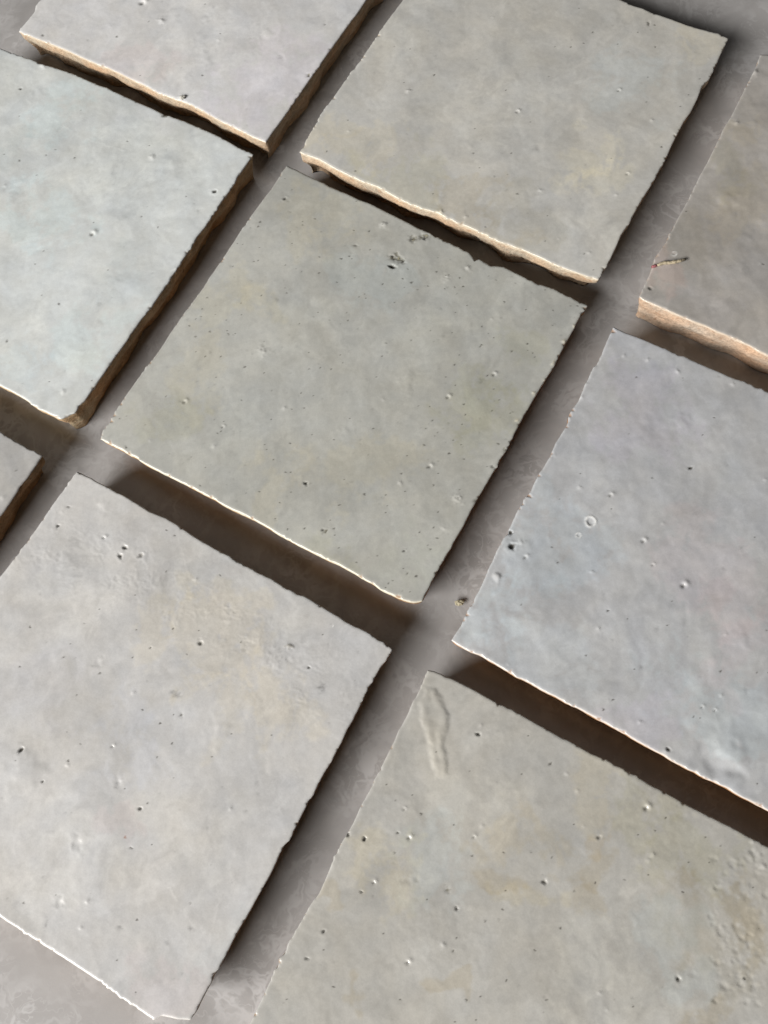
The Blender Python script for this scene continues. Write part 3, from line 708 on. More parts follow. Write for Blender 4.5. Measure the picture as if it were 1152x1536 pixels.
"B":[[18.0,175.5,12.2,[0.94,0.935,0.87]],[36.1,160.7,13.9,[0.92,0.885,0.82]],[11.8,191.4,10.3,[1.03,1.0,0.93]],[77.1,174.8,9.6,[1.09,1.07,1.0]],[81.5,161.9,8.3,[1.09,1.07,1.0]],[73.2,165.6,6.7,[1.07,1.05,1.0]],[68.3,151.0,8.8,[1.07,1.07,1.06]],[54.8,153.0,9.8,[0.9,0.89,0.86]],[41.7,196.8,12.4,[1.07,1.07,1.06]],[64.3,206.2,14.6,[1.07,1.07,1.06]],[94.9,201.1,12.3,[0.97,1.01,1.04]],[-4.3,196.6,8.3,[1.03,1.0,0.93]],[25.0,228.9,12.9,[1.07,1.07,1.06]],[118.2,210.6,8.3,[1.03,1.0,0.93]]],
"C":[[88.4,134.2,6.7,[1.07,0.97,0.95]],[123.5,181.0,8.0,[1.05,1.02,0.94]],[109.1,163.6,9.8,[0.94,0.935,0.87]],[118.4,152.6,11.6,[1.03,1.0,0.93]],[94.8,119.9,9.3,[0.97,0.97,0.99]],[113.5,125.9,9.4,[0.96,0.97,0.99]],[99.9,141.5,7.7,[0.9,0.89,0.86]]],
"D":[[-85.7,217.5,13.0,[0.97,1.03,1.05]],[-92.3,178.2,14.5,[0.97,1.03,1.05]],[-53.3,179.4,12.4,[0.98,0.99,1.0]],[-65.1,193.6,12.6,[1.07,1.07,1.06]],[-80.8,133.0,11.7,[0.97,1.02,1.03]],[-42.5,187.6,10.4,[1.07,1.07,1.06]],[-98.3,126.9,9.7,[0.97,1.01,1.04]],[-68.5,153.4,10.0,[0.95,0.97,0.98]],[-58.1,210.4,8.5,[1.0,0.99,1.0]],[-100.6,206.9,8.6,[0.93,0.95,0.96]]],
"E":[[-37.5,142.0,10.8,[1.05,1.02,0.94]],[-9.6,165.4,12.1,[1.03,1.0,0.93]],[-18.7,132.5,7.7,[1.07,1.07,1.06]],[-30.0,136.4,6.8,[1.05,1.02,0.94]],[-46.7,119.4,11.5,[1.03,1.0,0.93]],[31.6,131.6,15.3,[1.07,1.07,1.06]],[5.8,142.2,11.7,[0.97,1.01,1.04]],[-36.7,99.4,11.2,[1.07,1.07,1.06]],[32.8,91.5,10.9,[0.94,0.935,0.87]],[-1.3,84.5,12.7,[1.03,1.0,0.93]],[-21.5,64.5,7.1,[1.07,1.07,1.06]],[-14.7,61.7,7.1,[0.94,0.935,0.87]],[2.3,55.8,8.7,[1.0,1.01,0.99]],[18.1,118.4,7.6,[1.07,1.07,1.06]],[47.9,114.0,9.3,[0.94,0.935,0.87]],[-56.7,110.4,9.5,[0.94,0.935,0.87]],[26.8,100.4,9.2,[0.94,0.935,0.87]],[-27.2,80.3,9.1,[1.03,1.0,0.93]]],
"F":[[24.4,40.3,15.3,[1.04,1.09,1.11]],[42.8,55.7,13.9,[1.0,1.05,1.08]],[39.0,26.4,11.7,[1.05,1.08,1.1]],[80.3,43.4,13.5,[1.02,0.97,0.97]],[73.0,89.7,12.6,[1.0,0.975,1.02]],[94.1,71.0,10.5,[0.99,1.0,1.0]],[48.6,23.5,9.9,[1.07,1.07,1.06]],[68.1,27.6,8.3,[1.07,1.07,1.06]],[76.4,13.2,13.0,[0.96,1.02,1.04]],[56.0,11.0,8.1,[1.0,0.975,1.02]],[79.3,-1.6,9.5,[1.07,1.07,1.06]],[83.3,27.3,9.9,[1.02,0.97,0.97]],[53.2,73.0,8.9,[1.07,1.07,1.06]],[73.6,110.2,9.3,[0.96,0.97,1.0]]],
"G":[[-100.1,100.4,7.5,[1.07,1.07,1.06]]],
"H":[[-61.4,50.0,8.8,[1.04,1.0,0.91]],[-45.3,42.6,10.4,[1.04,1.0,0.91]],[-30.5,24.6,9.2,[1.04,1.0,0.91]],[-43.7,28.8,8.5,[1.03,1.0,0.93]],[-69.5,20.6,11.8,[0.98,1.0,1.05]],[-50.3,59.2,12.4,[0.97,0.98,0.98]],[-29.8,51.1,10.5,[0.97,0.98,0.98]],[-83.9,62.0,12.5,[1.07,1.07,1.06]],[-78.0,85.5,9.2,[0.96,0.97,0.98]],[-54.1,-3.4,13.0,[1.0,1.0,0.99]],[-63.8,-35.6,9.3,[1.02,0.97,0.97]],[-88.2,-6.7,11.4,[1.07,1.07,1.06]],[-50.8,-25.9,7.8,[0.99,1.01,1.02]],[-91.2,34.9,12.1,[0.98,0.98,1.0]],[-73.5,-1.0,4.9,[1.02,0.97,0.97]]],
"I":[[14.2,-23.1,5.0,[0.92,0.885,0.82]],[16.1,-29.6,5.4,[1.05,1.02,0.94]],[34.0,-21.7,6.2,[0.92,0.885,0.82]],[31.3,-31.5,7.7,[0.92,0.885,0.82]],[36.4,-13.1,4.7,[0.98,0.93,0.85]],[-0.9,-41.9,3.8,[0.92,0.885,0.82]],[51.0,-40.9,7.5,[0.97,1.01,1.04]],[70.3,-40.4,9.0,[0.92,0.885,0.82]],[65.9,-42.6,10.5,[0.9,0.89,0.86]],[0.8,-16.2,9.5,[0.97,1.01,1.04]],[10.0,-8.3,11.1,[1.07,1.07,1.06]],[43.5,-1.7,9.6,[1.03,1.0,0.93]],[53.2,-16.7,9.4,[0.94,0.935,0.87]],[63.9,-25.4,9.2,[0.94,0.935,0.87]],[49.5,-29.4,2.5,[1.12,1.12,1.12]],[48.0,-37.7,2.3,[1.12,1.12,1.12]],[-10.3,-16.3,7.9,[1.05,1.02,0.94]],[-25.1,-20.3,2.8,[0.92,0.885,0.82]],[41.2,-50.6,11.9,[1.07,1.07,1.06]],[22.1,-12.8,6.3,[0.97,0.94,0.88]],[28.0,-40.9,6.0,[1.07,1.07,1.06]],[-19.7,-42.1,3.8,[0.92,0.885,0.82]],[55.9,-52.4,5.9,[0.92,0.885,0.82]]]},
"lines":{"H":[[[-45.27,-6.3],[-48.8,-15.26],[-50.7,-19.86],[-52.79,-25.22],[-53.3,-28.15]],[[-35.63,6.22],[-34.96,2.54],[-33.93,-2.37],[-33.46,-6.09]],[[-55.6,73.44],[-54.92,69.42],[-53.36,62.02],[-52.35,58.07],[-51.54,53.83]],[[-12.68,47.92],[-13.25,44.47],[-13.02,41.82]],[[-61.99,-14.39],[-60.56,-17.5],[-59.58,-19.94]]],
"D":[[[-96.38,224.55],[-79.44,207.37],[-62.85,198.31]]],
"F":[[[54.93,8.21],[57.04,9.55]],[[54.7,88.36],[55.15,78.46],[54.2,69.0]]],
"B":[[[11.07,219.23],[12.53,217.11]],[[55.49,162.39],[59.15,163.73]],[[54.86,146.55],[57.0,148.53]]]},
"drop":[[4.79,23.5],[6.73,22.91],[8.05,20.43],[8.9,17.04],[8.96,14.1],[7.5,12.03],[6.8,9.56],[7.27,6.0],[6.93,2.58],[4.27,2.29],[3.72,6.45],[3.36,12.08],[2.56,15.9],[2.67,20.3]],
"misc":{"crumb":[[16.98,46.23],[-52.36,211.57],[-46.31,217.17]],
"stalk":[[85.88,134.09],[87.72,134.48],[89.37,134.91],[91.25,134.62],[92.99,134.58],[94.6,134.79],[95.83,135.05]],
"wrinkle":[[-92.72,76.09],[-73.19,64.16],[-57.45,58.4],[-37.58,41.6],[-21.92,25.96]],
"A6":[[-105.43,268.01],[-94.15,260.28]]}}''')

TILES = {
 # base glaze colour, hammered relief, rim glaze colour, clay colour, rim depth, undercuts (top, right, bottom, left), speck count
 'A': dict(col=(.585,.59,.592), relief=.6, clay=(.46,.355,.25), rim=(.52,.44,.33), rimd=.5, under=(1.5, 1.9, 2.6, 1.5), bulge=(0, 0, 0.35, 0), specks=40, fine=.6,
   label="pale lilac grey tile cut off by the top edge, with a tall cream clay side"),
 'B': dict(col=(.485,.483,.458), relief=.7, clay=(.48,.38,.275), rim=(.54,.47,.36), rimd=.6, under=(1.5, 3.8, 2.8, 1.5), bulge=(0, 0, 0.35, 0), specks=90, fine=.8,
   label="olive grey tile with a beige cloudy patch, beside the grey floor at the top right"),
 'C': dict(col=(.372,.358,.338), relief=1.4, clay=(.53,.40,.295), rim=(.56,.47,.37), rimd=.4, under=(1.5, 1.5, 0.9, 1.5), bulge=(0, 0, 0.5, 0), specks=40, fine=.7,
   label="brownish grey tile with a red tipped stalk on it and a tall orange clay side"),
 'D': dict(col=(.535,.562,.56), relief=.85, clay=(.50,.375,.235), rim=(.64,.60,.50), rimd=.7, under=(1.5, 2.0, 3.6, 1.5), bulge=(0, 0, 0, 0), specks=50, fine=.9,
   label="pale blue green tile cut off by the left edge, with a ragged brown right side"),
 'E': dict(col=(.388,.393,.368), relief=.65, clay=(.36,.205,.095), rim=(.74,.69,.55), rimd=1.2, under=(1.5, 3.6, 4.2, 1.8), bulge=(0, 0, 0, 0), specks=420, fine=.8,
   label="whole greenish grey tile in the middle with peppery specks and two crusty olive craters"),
 'F': dict(col=(.42,.43,.442), relief=1.5, clay=(.38,.21,.10), rim=(.70,.63,.56), rimd=1.1, under=(1.5, 3.0, 4.2, 1.8), bulge=(0, 0, 0, 0), specks=60, fine=.5,
   label="cool bluish grey tile with a hammered surface and a white burst bubble ring"),
 'G': dict(col=(0.376,0.372,0.362), relief=.6, clay=(.36,.25,.15), rim=(.7,.6,.48), rimd=.5, under=(1.5, 2.4, 2.5, 1.5), bulge=(0, 0, 0, 0), specks=60, fine=.8,
   label="small corner of a pinkish grey tile poking in at the left edge"),
 'H': dict(col=(.485,.483,.476), relief=.7, clay=(.32,.19,.09), rim=(.70,.68,.64), rimd=.9, under=(1.5, 3.4, 2.0, 1.5), bulge=(0, 0, 0, 0), specks=90, fine=.9,
   label="off white tile with cream clouds and three small pits near its top corner"),
 'I': dict(col=(.412,.406,.38), relief=.8, clay=(.32,.19,.09), rim=(.74,.70,.60), rimd=.6, under=(1.5, 1.5, 1.5, 1.8), bulge=(0, 0, 0, 0), specks=120, fine=2.3,
   label="sandy grey tile with brown stains and a raised spoon shaped glaze drip in its corner"),
}

def resample(pts, n, jag, seed):
    p = np.array(pts, float)
    s = np.concatenate([[0], np.cumsum(np.hypot(*np.diff(p, axis=0).T))])
    t = np.linspace(0, s[-1], n)
    q = np.stack([np.interp(t, s, p[:, 0]), np.interp(t, s, p[:, 1])], 1)
    d = np.gradient(q, axis=0); d /= np.linalg.norm(d, axis=1)[:, None] + 1e-9
    nr = np.stack([-d[:, 1], d[:, 0]], 1)
    traced = len(p) > 3
    amp = jag * (noise(t / 1.7, t * 0 + .5, seed) * .16 + noise(t / .8, t * 0 + .5, seed + 1) * .13) * (.25 + 1.3 * sm(.05, .35, noise(t / 6, t * 0 + .5, seed + 9)))
    if not traced: amp = amp + jag * (noise(t / 14, t * 0 + .5, seed + 2) * .5 + noise(t / 5, t * 0 + .5, seed + 3) * .25)
    amp *= sm(0, 2, t) * sm(0, 2, s[-1] - t)
    return q + nr * amp[:, None]

def seg_dist(x, y, poly):
    d = np.full(x.shape, 1e9); side = None
    for (ax, ay), (bx, by) in zip(poly[:-1], poly[1:]):
        vx, vy = bx - ax, by - ay; l2 = vx * vx + vy * vy + 1e-9
        t = np.clip(((x - ax) * vx + (y - ay) * vy) / l2, 0, 1)
        d = np.minimum(d, np.hypot(x - ax - t * vx, y - ay - t * vy))
    return d
def inside(x, y, poly):
    c = np.zeros(x.shape, bool); m = len(poly)
    for i in range(m):
        (x1, y1), (x2, y2) = poly[i], poly[(i + 1) % m]
        c ^= ((y1 > y) != (y2 > y)) & (x < (x2 - x1) * (y - y1) / (y2 - y1 + 1e-12) + x1)
    return c

def build_tile(key, N):
    spec = TILES[key]; ed = DATA['edges'][key]; sd = 100 + 13 * ord(key)
    rng = np.random.default_rng(sd)
    top = resample(ed['top'], N + 1, 1, sd + 1); bot = resample(ed['bottom'], N + 1, 1, sd + 2)
    lef = resample(ed['left'], N + 1, 1, sd + 3); rig = resample(ed['right'], N + 1, 1, sd + 4)
    u = np.linspace(0, 1, N + 1)[None, :, None]; v = np.linspace(0, 1, N + 1)[:, None, None]
    G = ((1 - v) * top[None] + v * bot[None] + (1 - u) * lef[:, None] + u * rig[:, None]
         - ((1 - u) * (1 - v) * top[0] + u * (1 - v) * top[-1] + (1 - u) * v * bot[0] + u * v * bot[-1]))
    # perimeter (clockwise seen from above: top, right, bottom reversed, left reversed)
    M = N + 1; I = np.arange(M * M).reshape(M, M)
    per = np.concatenate([I[0, :-1], I[:-1, -1], I[-1, :0:-1], I[:0:-1, 0]])
    X, Y = G[..., 0], G[..., 1]
    ctr = G.mean((0, 1))
    # distance to each edge in mm (approximate, in parameter space)
    uu = np.broadcast_to(u[..., 0], X.shape) * 100; vv = np.broadcast_to(v[..., 0], X.shape) * 100
    dE = [vv, 100 - uu, 100 - vv, uu]
    de = np.minimum.reduce(dE)
    # ---- relief
    R = spec['relief']
    z = .16 * R * fbm(X, Y, 34, sd + 5, 2) + .075 * R * fbm(X, Y, 10, sd + 6, 2) + .036 * R * fbm(X, Y, 4.6, sd + 7, 2)
    fine = spec['fine']
    rough_mask = np.clip(.5 + .9 * fbm(X, Y, 22, sd + 8, 2), .1, 1.3)
    z += .011 * fine * rough_mask * fbm(X, Y, 1.6, sd + 9, 2)
    col = np.ones(X.shape + (3,)) * np.array(spec['col'])
    # ---- glaze colour: clouds at several sizes, warm and cool
    qx = X + 5 * fbm(X, Y, 18, sd + 60, 3); qy = Y + 5 * fbm(X, Y, 18, sd + 61, 3)
    c1 = fbm(qx, qy, 26, sd + 10, 3); c2 = fbm(qx * 1.25, qy * .85, 10, sd + 11, 4, .6); c3 = fbm(qx, qy, 24, sd + 12, 3)
    c4 = fbm(X, Y, 2.2, sd + 13, 3, .6)
    col *= (1 + .07 * c1 + .05 * c2 + .022 * c4 + .075 * (sm(-.22, .26, fbm(qx * 1.1, qy * .8, 15, sd + 62, 5, .62)) - .5) + .03 * (sm(-.1, .22, fbm(qx, qy, 8, sd + 63, 5, .65)) - .5))[..., None]
    col *= 1 + (.025 * c3 + .018 * fbm(X, Y, 7, sd + 14, 2))[..., None] * np.array([.65, .15, -.75])
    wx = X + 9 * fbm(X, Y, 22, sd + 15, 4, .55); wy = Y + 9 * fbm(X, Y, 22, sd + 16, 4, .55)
    for bx, by, br, bc in DATA['blots'].get(key, []):  # stains and pools of tint; the pale bluish ones paint in sheen
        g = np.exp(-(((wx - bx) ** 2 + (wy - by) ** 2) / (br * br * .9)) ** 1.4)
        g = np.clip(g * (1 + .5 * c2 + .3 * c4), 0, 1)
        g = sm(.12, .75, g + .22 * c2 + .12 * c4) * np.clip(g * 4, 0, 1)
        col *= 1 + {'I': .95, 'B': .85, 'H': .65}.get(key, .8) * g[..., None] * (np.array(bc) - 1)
    grit = np.zeros(X.shape)
    # ---- rim: rolls over, thin pale glaze and small chips that bare the clay; lit sides painted paler
    z -= .16 * (1 - sm(0, .7, de)) ** 2
    along = [uu, vv, uu, vv]
    for k in range(4):
        d = dE[k]; a = along[k]
        wob = .35 + .35 * noise(a / 3, a * 0 + k * 7.7, sd + 20 + k) + .2 * noise(a / .9, a * 0 + k * 3.3, sd + 24 + k)
        pale = np.clip(1 - d / np.maximum((.38 if key == 'H' else .75) * wob, .05), 0, 1) * (.8, .3, .8, .5)[k] if k else np.clip(1 - d / np.maximum((.38 if key == 'H' else .75) * wob, .05), 0, 1) * .3
        rc = np.array(spec['rim']) if k == 2 else np.array(spec['col']) * .5 + .33
        col = col * (1 - pale[..., None]) + rc * pale[..., None]
        ch = noise(a / 2.2, a * 0 + k * 5.1, sd + 28 + k) + .6 * noise(a / .9, a * 0 + 9 + k, sd + 32 + k)
        depth = np.clip(ch - .42, 0, 1) * 2.0
        chip = np.clip((depth - d) / .35, 0, 1)
        z -= .28 * chip
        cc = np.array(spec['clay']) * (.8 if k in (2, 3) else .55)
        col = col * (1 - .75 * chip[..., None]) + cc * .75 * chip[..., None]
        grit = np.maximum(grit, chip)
    # ---- wrinkled band, dents and drips that belong to single tiles
    if key == 'H':
        d = seg_dist(X, Y, DATA['misc']['wrinkle'])
        mk = np.exp(-(d / 9) ** 2) * np.clip(.6 + .9 * fbm(X, Y, 8, 901, 2), 0, 1.4)
        r1 = 1 - np.abs(fbm(wx * 1.0, wy * 1.0, 3.2, 902, 2)) * 2.2
        r2 = 1 - np.abs(fbm(X, Y, 1.7, 903, 2)) * 2
        z += mk * (.075 * np.clip(r1, 0, 1) + .05 * np.clip(r2, 0, 1)); col *= 1 + (mk * (.05 * np.clip(r1, 0, 1) - .02))[..., None]
    if key == 'I':
        pl = DATA['drop']; d = seg_dist(X, Y, pl + [pl[0]])
        ins = inside(X, Y, pl)
        h = np.where(ins, sm(-.55, .45, d), 1 - sm(-.45, .55, d))
        h = sm(-.75, .75, np.where(ins, d, -d) + .35 * noise(X / 2.2, Y / 2.2, 907) + .15 * noise(X / .8, Y / .8, 908))
        tail = 1 - .55 * sm(14, 27, np.hypot(X - pl[0][0], Y - pl[0][1]))
        z += tail * (h * (.30 + .06 * fbm(X, Y, 3, 905, 2)) - .12 * np.where(ins, sm(.9, 2.8, d), 0))
        col *= 1 + (h * tail * .9)[..., None] * np.array([.01, 0, -.025])
    for pl in DATA['lines'].get(key, []):
        pl2 = np.array(pl)
        d = seg_dist(X + .35 * noise(X / 1.4, Y / 1.4, 55), Y + .35 * noise(X / 1.4, Y / 1.4, 56), pl)
        g = np.exp(-(d / .2) ** 2) * np.clip(.5 + 1.2 * noise(X / 2.5, Y / 2.5, 57), 0, 1)
        z += .03 * g; col *= 1 + .10 * g[..., None]
    # ---- pits, bumps, specks measured from the photograph
    DARK = np.array((.045, .042, .035)); OL = np.array((.20, .18, .11))
    def put(fx, fy, r, t):
        nonlocal z, col, grit
        R0 = max(4 * r, 1.5)
        cu = np.hypot(X - fx, Y - fy) < R0
        if not cu.any(): return
        ii, jj = np.where(cu); a, b, c, d_ = ii.min(), ii.max() + 1, jj.min(), jj.max() + 1
        sl = (slice(a, b), slice(c, d_))
        x = X[sl] - fx; y = Y[sl] - fy
        s1 = rng.integers(1 << 20); th = rng.uniform(0, math.pi); el = rng.uniform(1.0, 1.5)
        if t == 'ring': el = 1.1
        if t in ('k3', 'd2'): el = rng.uniform(1.4, 2.2)
        xr = (x * math.cos(th) + y * math.sin(th)) * math.sqrt(el); yr = (-x * math.sin(th) + y * math.cos(th)) / math.sqrt(el)
        xr, yr = yr, xr
        dist = np.hypot(xr, yr) * (1 + (.14 if t == 'ring' else .6) * noise(x / max(r, .3) + 3, y / max(r, .3), s1))
        q = dist / r
        g = np.exp(-q * q)
        Z_ = z[sl]; Cc = col[sl]; Gt = grit[sl]
        def paint(m, c_):
            m = np.clip(m, 0, 1)[..., None]
            Cc[:] = Cc * (1 - m) + np.asarray(c_) * m
        if t in ('d', 'd3'):
            Z_ -= .6 * r * np.exp(-(q / .75) ** 4); Z_ += .05 * r * np.exp(-((q - 1.3) / .5) ** 2)
            k_ = 1.0 if t == 'd' else .62
            paint(k_ * (1 - sm(.45, .95, q)), DARK if t == 'd' else DARK * 3.2); Gt[:] = np.maximum(Gt, 1 - sm(.5, 1, q))
        elif t == 'd2':
            Z_ -= .35 * r * np.exp(-(q / .7) ** 2); paint(.75 * (1 - sm(.4, .9, q)), DARK * 1.6)
        elif t == 'dl':
            Z_ += .35 * r * np.exp(-(q / .9) ** 4); paint(.75 * (1 - sm(.7, 1.1, q)), (.26, .25, .22)); Gt[:] = np.maximum(Gt, 1 - sm(.7, 1.1, q))
        elif t in ('k', 'kr'):
            paint(.85 * (1 - sm(.35, 1.0, q)), DARK * 1.5 if t == 'k' else (.30, .17, .13)); Z_ -= .06 * r * g
        elif t == 'k2':
            paint(.34 * np.exp(-(q * 1.1) ** 2) * (1 + .8 * noise(x / .5, y / .5, s1)), Cc.mean((0, 1)) * .45); Z_ -= .10 * r * g
        elif t == 'k3':
            paint(.55 * np.exp(-(q * 1.1) ** 2) * (1 + .9 * noise(x / .4, y / .4, s1)), Cc.mean((0, 1)) * .4); Z_ -= .10 * r * g
        elif t in ('w', 'w2'):
            Z_ += (.34 if t == 'w' else .12) * r * np.exp(-(q / .8) ** 2); paint(.12 * g, (.8, .8, .79))
        elif t == 'wr':
            Z_ += .14 * r * g * (1 + 1.6 * noise(x / .55, y / .55, s1)); paint(.18 * g, (.75, .75, .72))
        elif t == 'wo':
            Z_ += .4 * r * np.exp(-(q / .8) ** 2) * (1 + noise(x / .5, y / .5, s1)); paint(.45 * g * (1 + noise(x / .4, y / .4, s1 + 1)), (.62, .56, .42))
        elif t == 'pw':
            ox, oy = .45 * r, .35 * r
            q2 = np.hypot(x - ox, y - oy) / (.8 * r); q1 = np.hypot(x + .35 * r, y + .2 * r) / (.55 * r)
            Z_ += .36 * r * np.exp(-q2 ** 2); Z_ -= .50 * r * np.exp(-q1 ** 2)
            paint(.7 * (1 - sm(.4, 1.2, q1)), DARK * 1.6); paint(.2 * np.exp(-q2 ** 2), (.8, .8, .78))
        elif t == 'b': Z_ += .075 * r * g
        elif t == 's': Z_ -= .055 * r * g
        elif t == 'dent': Z_ -= .13 * r * np.exp(-(q / .9) ** 2.6)
        elif t == 'dent2':
            Z_ -= .16 * r * np.exp(-(q / .8) ** 2) * rng.uniform(.5, 1.1); Z_ += .03 * r * np.exp(-((q - 1.3) / .5) ** 2)
        elif t == 'ring':
            rg = np.exp(-((q - .78) / .16) ** 2) * np.clip(.75 + .6 * noise(x / .6, y / .6, s1), 0, 1)
            Z_ += .16 * r * rg - .10 * r * np.exp(-(q / .6) ** 4) + .06 * r * np.exp(-(q / .6) ** 2) * noise(x / .4, y / .4, s1 + 2)
            paint(.75 * rg, (.85, .86, .84)); paint(.2 * np.exp(-(q / .5) ** 2), (.7, .7, .68))
        elif t == 'o':
            lump = np.clip(.3 + 1.5 * noise(x / .55, y / .55, s1), 0, 1.4) * np.exp(-(q / .95) ** 4)
            Z_ += .38 * r * lump - .35 * r * np.exp(-(q / 1.15) ** 4)
            m = np.exp(-(q / 1.0) ** 4) * np.clip(.75 + 1.2 * noise(x / .7, y / .7, s1 + 5), 0, 1)
            paint(m * .9, OL * .4); paint(np.clip(lump * 1.3 - .55, 0, 1) * m, (.36, .33, .20)); Gt[:] = np.maximum(Gt, m)
    for f in DATA['feats'].get(key, []): put(*f)
    # random specks and faint pinholes
    ux, uy = top[-1] - top[0], bot[0] - top[0]
    for k in range(spec['specks']):
        pos = top[0] + ux * rng.uniform(.01, .99) + uy * rng.uniform(.01, .99)
        put(pos[0], pos[1], rng.uniform(.14, .32) * (1.25 if rng.random() < .15 else 1), 'k' if rng.random() < .55 else 'k2')
    for k in range(18):
        pos = top[0] + ux * rng.uniform(.01, .99) + uy * rng.uniform(.01, .99)
        put(pos[0], pos[1], rng.uniform(.25, .6), ('w', 'b', 's', 'k2')[int(rng.integers(0, 4))])
    # ---- sides
    P0 = G.reshape(-1, 2)[per]; nP = len(P0)
    Ps = P0.copy()
    for _ in range(14): Ps = (np.roll(Ps, 1, 0) + 2 * Ps + np.roll(Ps, -1, 0)) / 4
    sm_n = Ps.copy()
    for _ in range(60): sm_n = (np.roll(sm_n, 1, 0) + sm_n + np.roll(sm_n, -1, 0)) / 3
    d = np.roll(sm_n, -3, 0) - np.roll(sm_n, 3, 0); d /= np.linalg.norm(d, axis=1)[:, None]
    nr = np.stack([-d[:, 1], d[:, 0]], 1)                # outward for a clockwise loop
    s = np.arange(nP) * (400.0 / nP)
    side = np.concatenate([np.full(N, k) for k in range(4)])
    ucut = np.array(spec['under'], float)[side]
    for _ in range(40): ucut = (np.roll(ucut, 1) + ucut + np.roll(ucut, -1)) / 3
    bul = np.array(spec['bulge'], float)[side]
    for _ in range(40): bul = (np.roll(bul, 1) + bul + np.roll(bul, -1)) / 3
    ztop = z.reshape(-1)[per] + TOP
    def lump(sv, dep):
        return (.45 * noise(sv / 15, dep / 6, sd + 40) + .22 * noise(sv / 6.5, dep / 3, sd + 41)
                + .09 * noise(sv / 2.3, dep / 1.6, sd + 42) + .09 * noise(sv / .9, dep / .8, sd + 43))
    amp = .55 + .45 * ucut
    shelf = sm(-.1, .35, noise(s / 16, s * 0 + .3, sd + 44))        # where a flake of the lower side has broken off
    def ring(dep):
        dep = np.broadcast_to(np.asarray(dep, float), (nP,))
        t = np.clip(dep / 1.2, 0, 1)[:, None]
        base = P0 * (1 - t) + Ps * t
        off = bul * np.sin(np.clip(dep / 5.0, 0, 1) * math.pi) - ucut * sm(1.4, 9.5, dep) * np.clip(1 + np.where(side == 2, .3, .9) * noise(s / 17, s * 0, sd + 45) + .22 * noise(s / 5.5, s * 0 + 3, sd + 56), .3, 1.8)
        off = off + np.minimum(lump(s, dep) * amp, .35 + bul) * sm(1.0, 4.5, dep)
        off = off - shelf * .9 * sm(5.2 + 1.5 * noise(s / 7, s * 0 + 2, sd + 46), 6.6, dep)
        return base + nr * off[:, None], np.maximum(ztop - dep, .15)
    gd = spec['rimd'] * np.where(side == 2, 1.0, .55)
    for _ in range(30): gd = (np.roll(gd, 1) + gd + np.roll(gd, -1)) / 3
    gd = np.clip(gd * (1 + .7 * noise(s / 4, s * 0 + 4, sd + 47) + .4 * noise(s / 1.3, s * 0 + 4, sd + 48)), .15, 3)
    # glaze: face plus the rim that turns down over the edge
    V = [np.concatenate([G.reshape(-1, 2), (z + TOP).reshape(-1, 1)], 1)]
    T = [col.reshape(-1, 3)]; GR = [grit.reshape(-1)]
    Q = [np.stack([I[1:, :-1], I[1:, 1:], I[:-1, 1:], I[:-1, :-1]], -1).reshape(-1, 4)]
    prev = per; cnt = M * M
    for fr in (.25, .6, 1.0):
        xy, zz = ring(gd * fr)
        V.append(np.concatenate([xy, zz[:, None]], 1))
        mixk = .75 * min(1, fr * 1.3)
        rcs = np.where((side == 2)[:, None], np.array(spec['rim']), np.array(spec['col']) * .75 + .12)
        T.append(rcs * (1 + .06 * noise(s / 1.5, s * 0 + fr, sd + 49))[:, None] * np.ones(3))
        GR.append(np.full(nP, .35))
        cur = cnt + np.arange(nP); cnt += nP
        Q.append(np.stack([prev, np.roll(prev, -1), np.roll(cur, -1), cur], -1)); prev = cur
    root = bpy.data.objects.new("glazed_tile", None)
    root.empty_display_size = .02
    C.objects.link(root)
    root.location = (ctr[0] * S, ctr[1] * S, 0)
    root["label"] = spec['label']; root["category"] = "tile"; root["group"] = "square handmade tiles laid out on the floor"
    org = np.array([ctr[0], ctr[1], 0])
    mesh_object("glaze", (np.concatenate(V) - org) * S, np.concatenate(Q), GLAZE, root, tint=np.concatenate(T), grit=np.concatenate(GR))
    # clay body
    V = []; T = []; Q = []; K = 18
    cl = np.array(spec['clay'])
    for k in range(K + 1):
        dep = gd * .9 + (TOP + .3 - gd * .9) * (k / K)
        xy, zz = ring(dep)
        if k == 0: xy = xy - nr * .06
        V.append(np.concatenate([xy, zz[:, None]], 1))
        b = 1 + .16 * noise(s / 6, dep / 3, sd + 50) + .14 * noise(s / 1.7, dep / 1.2, sd + 51)
        h = noise(s / 9, dep / 5, sd + 52)[:, None]
        c_ = cl * b[:, None] * (1 + h * np.array([.10, -.04, -.16]))
        sp = sm(.45, .6, noise(s / 1.1, dep / .8, sd + 53))[:, None]
        c_ = c_ * (1 - .4 * sp) + np.array((.42, .20, .10)) * .4 * sp
        T.append(c_)
        if k:
            p = (k - 1) * nP + np.arange(nP); q = p + nP
            Q.append(np.stack([p, np.roll(p, -1), np.roll(q, -1), q], -1))
    V = np.concatenate(V); T = np.concatenate(T)
    V = np.concatenate([V, [[ctr[0], ctr[1], .15]]]); T = np.concatenate([T, [cl]])
    last = K * nP + np.arange(nP)
    tris = np.stack([last, np.roll(last, -1), np.full(nP, len(V) - 1)], -1)
    mesh_object("clay_body", (V - org) * S, np.concatenate(Q), CLAY, root, tris=tris, tint=T)
    return root

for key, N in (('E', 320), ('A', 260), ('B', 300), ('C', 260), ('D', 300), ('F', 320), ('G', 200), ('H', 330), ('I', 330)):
    build_tile(key, N)

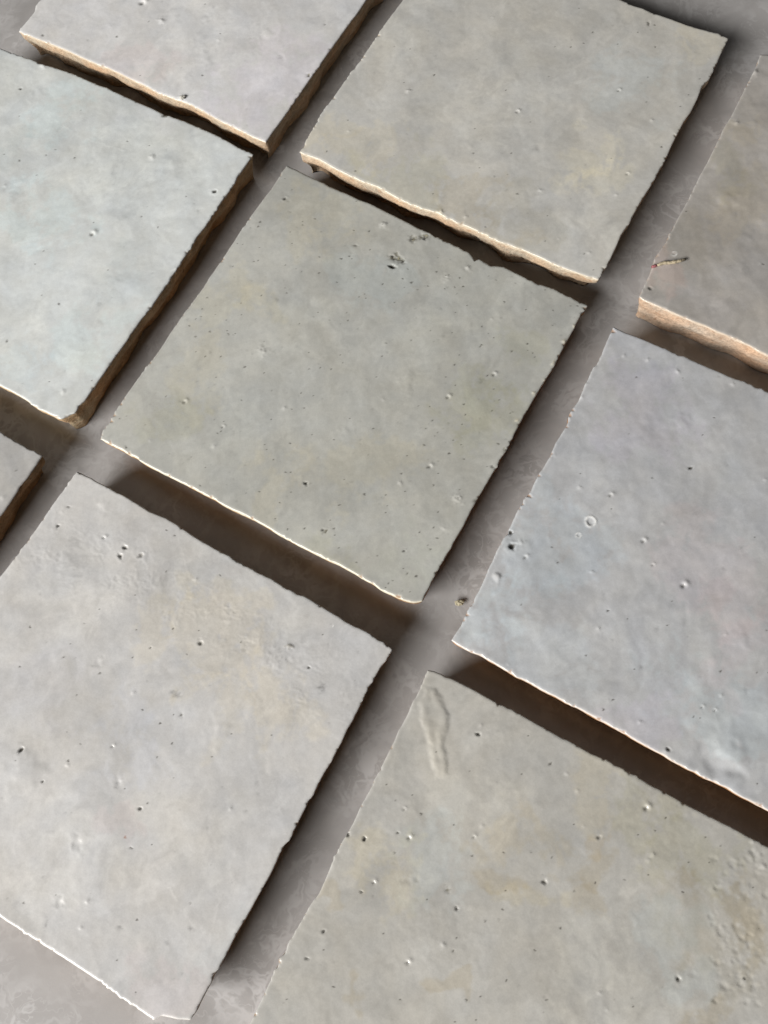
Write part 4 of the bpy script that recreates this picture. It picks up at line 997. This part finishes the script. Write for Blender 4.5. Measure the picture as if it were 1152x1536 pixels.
# ---------------------------------------------------------------- crumbs and the dry stalk
def crumb(x, y, zbase, r, seed, mat, label):
    nu, nv = 14, 9
    th = np.linspace(0, 2 * math.pi, nu, endpoint=False)[None]; ph = np.linspace(.12, math.pi - .12, nv)[:, None]
    px, py, pz = np.sin(ph) * np.cos(th), np.sin(ph) * np.sin(th), np.cos(ph) + 0 * th
    k = 1 + .45 * noise(px * 1.6 + 5, py * 1.6 + pz * 1.3, seed) + .25 * noise(px * 3.7, py * 3.7 + pz * 3, seed + 1)
    v = np.stack([px * k * r, py * k * r * .8, pz * k * r * .6], -1).reshape(-1, 3)
    v = np.concatenate([v, [[0, 0, v[:nu, 2].mean()], [0, 0, v[-nu:, 2].mean()]]])
    v[:, 2] -= v[:, 2].min() - .02
    q = [[i * nu + j, (i + 1) * nu + j, (i + 1) * nu + (j + 1) % nu, i * nu + (j + 1) % nu] for i in range(nv - 1) for j in range(nu)]
    t = [[len(v) - 2, j, (j + 1) % nu] for j in range(nu)] + [[len(v) - 1, (nv - 1) * nu + (j + 1) % nu, (nv - 1) * nu + j] for j in range(nu)]
    o = mesh_object("clay_crumb", v * S, q, mat, tris=t, smooth=False)
    o.location = (x * S, y * S, zbase * S); o["label"] = label; o["category"] = "crumb"
    return o
SAND = plain("sandy_crumb", (.34, .31, .22), .9, 1500)
GREY = plain("grey_crumb", (.45, .44, .40), .7, 1500)
(c0, c1, c2) = DATA['misc']['crumb']
crumb(c0[0], c0[1], 0, 1.1, 11, SAND, "sandy yellow crumb lying on the grey floor beside the bluish tile")
crumb(c2[0], c2[1], TOP - .2, .85, 23, GREY, "pale grey crumb on the lower rim of the lilac grey tile at the top")

def stalk(pts, r, label):
    p = np.array(pts); s = np.concatenate([[0], np.cumsum(np.hypot(*np.diff(p, axis=0).T))])
    m = 26; t = np.linspace(0, s[-1], m)
    x = np.interp(t, s, p[:, 0]); y = np.interp(t, s, p[:, 1])
    rad = r * (.65 + .35 * np.sin(np.linspace(.4, 2.9, m)) + .3 * noise(t / 1.2, t * 0, 71))
    zc = TOP + .15 + rad * .75 + .35 * sm(3, s[-1], t)
    d = np.stack([np.gradient(x), np.gradient(y)], 1); d /= np.linalg.norm(d, axis=1)[:, None]
    ring = 8; a = np.linspace(0, 2 * math.pi, ring, endpoint=False)
    V = np.zeros((m, ring, 3))
    V[..., 0] = x[:, None] - d[:, 1:2] * np.cos(a) * rad[:, None]
    V[..., 1] = y[:, None] + d[:, 0:1] * np.cos(a) * rad[:, None]
    V[..., 2] = zc[:, None] + np.sin(a) * rad[:, None] * .8
    org = np.array([p[0, 0], p[0, 1], TOP])
    V = (V.reshape(-1, 3) - org) * S
    root = bpy.data.objects.new("dry_stalk", None); C.objects.link(root); root.empty_display_size = .003
    root.location = org * S; root["label"] = label; root["category"] = "plant stalk"
    def part(name, i0, i1, mat):
        k = (i1 - i0)
        q = [[i * ring + j, i * ring + (j + 1) % ring, (i + 1) * ring + (j + 1) % ring, (i + 1) * ring + j] for i in range(k - 1) for j in range(ring)]
        v = np.concatenate([V[i0 * ring:i1 * ring], [V[i0 * ring:(i0 + 1) * ring].mean(0)], [V[(i1 - 1) * ring:i1 * ring].mean(0)]])
        t_ = [[k * ring, (j + 1) % ring, j] for j in range(ring)] + [[k * ring + 1, (k - 1) * ring + j, (k - 1) * ring + (j + 1) % ring] for j in range(ring)]
        mesh_object(name, v, q, mat, root, tris=t_)
    part("red_tip", 0, 5, plain("dried_red", (.33, .12, .13), .7, 2500))
    part("stem", 4, m - 3, plain("dry_straw", (.42, .36, .25), .8, 2200))
    part("dark_end", m - 4, m, plain("burnt_straw", (.10, .085, .06), .8, 2200))
stalk(DATA['misc']['stalk'], .52, "short dry stalk with a red tip lying across the left edge of the brownish tile")
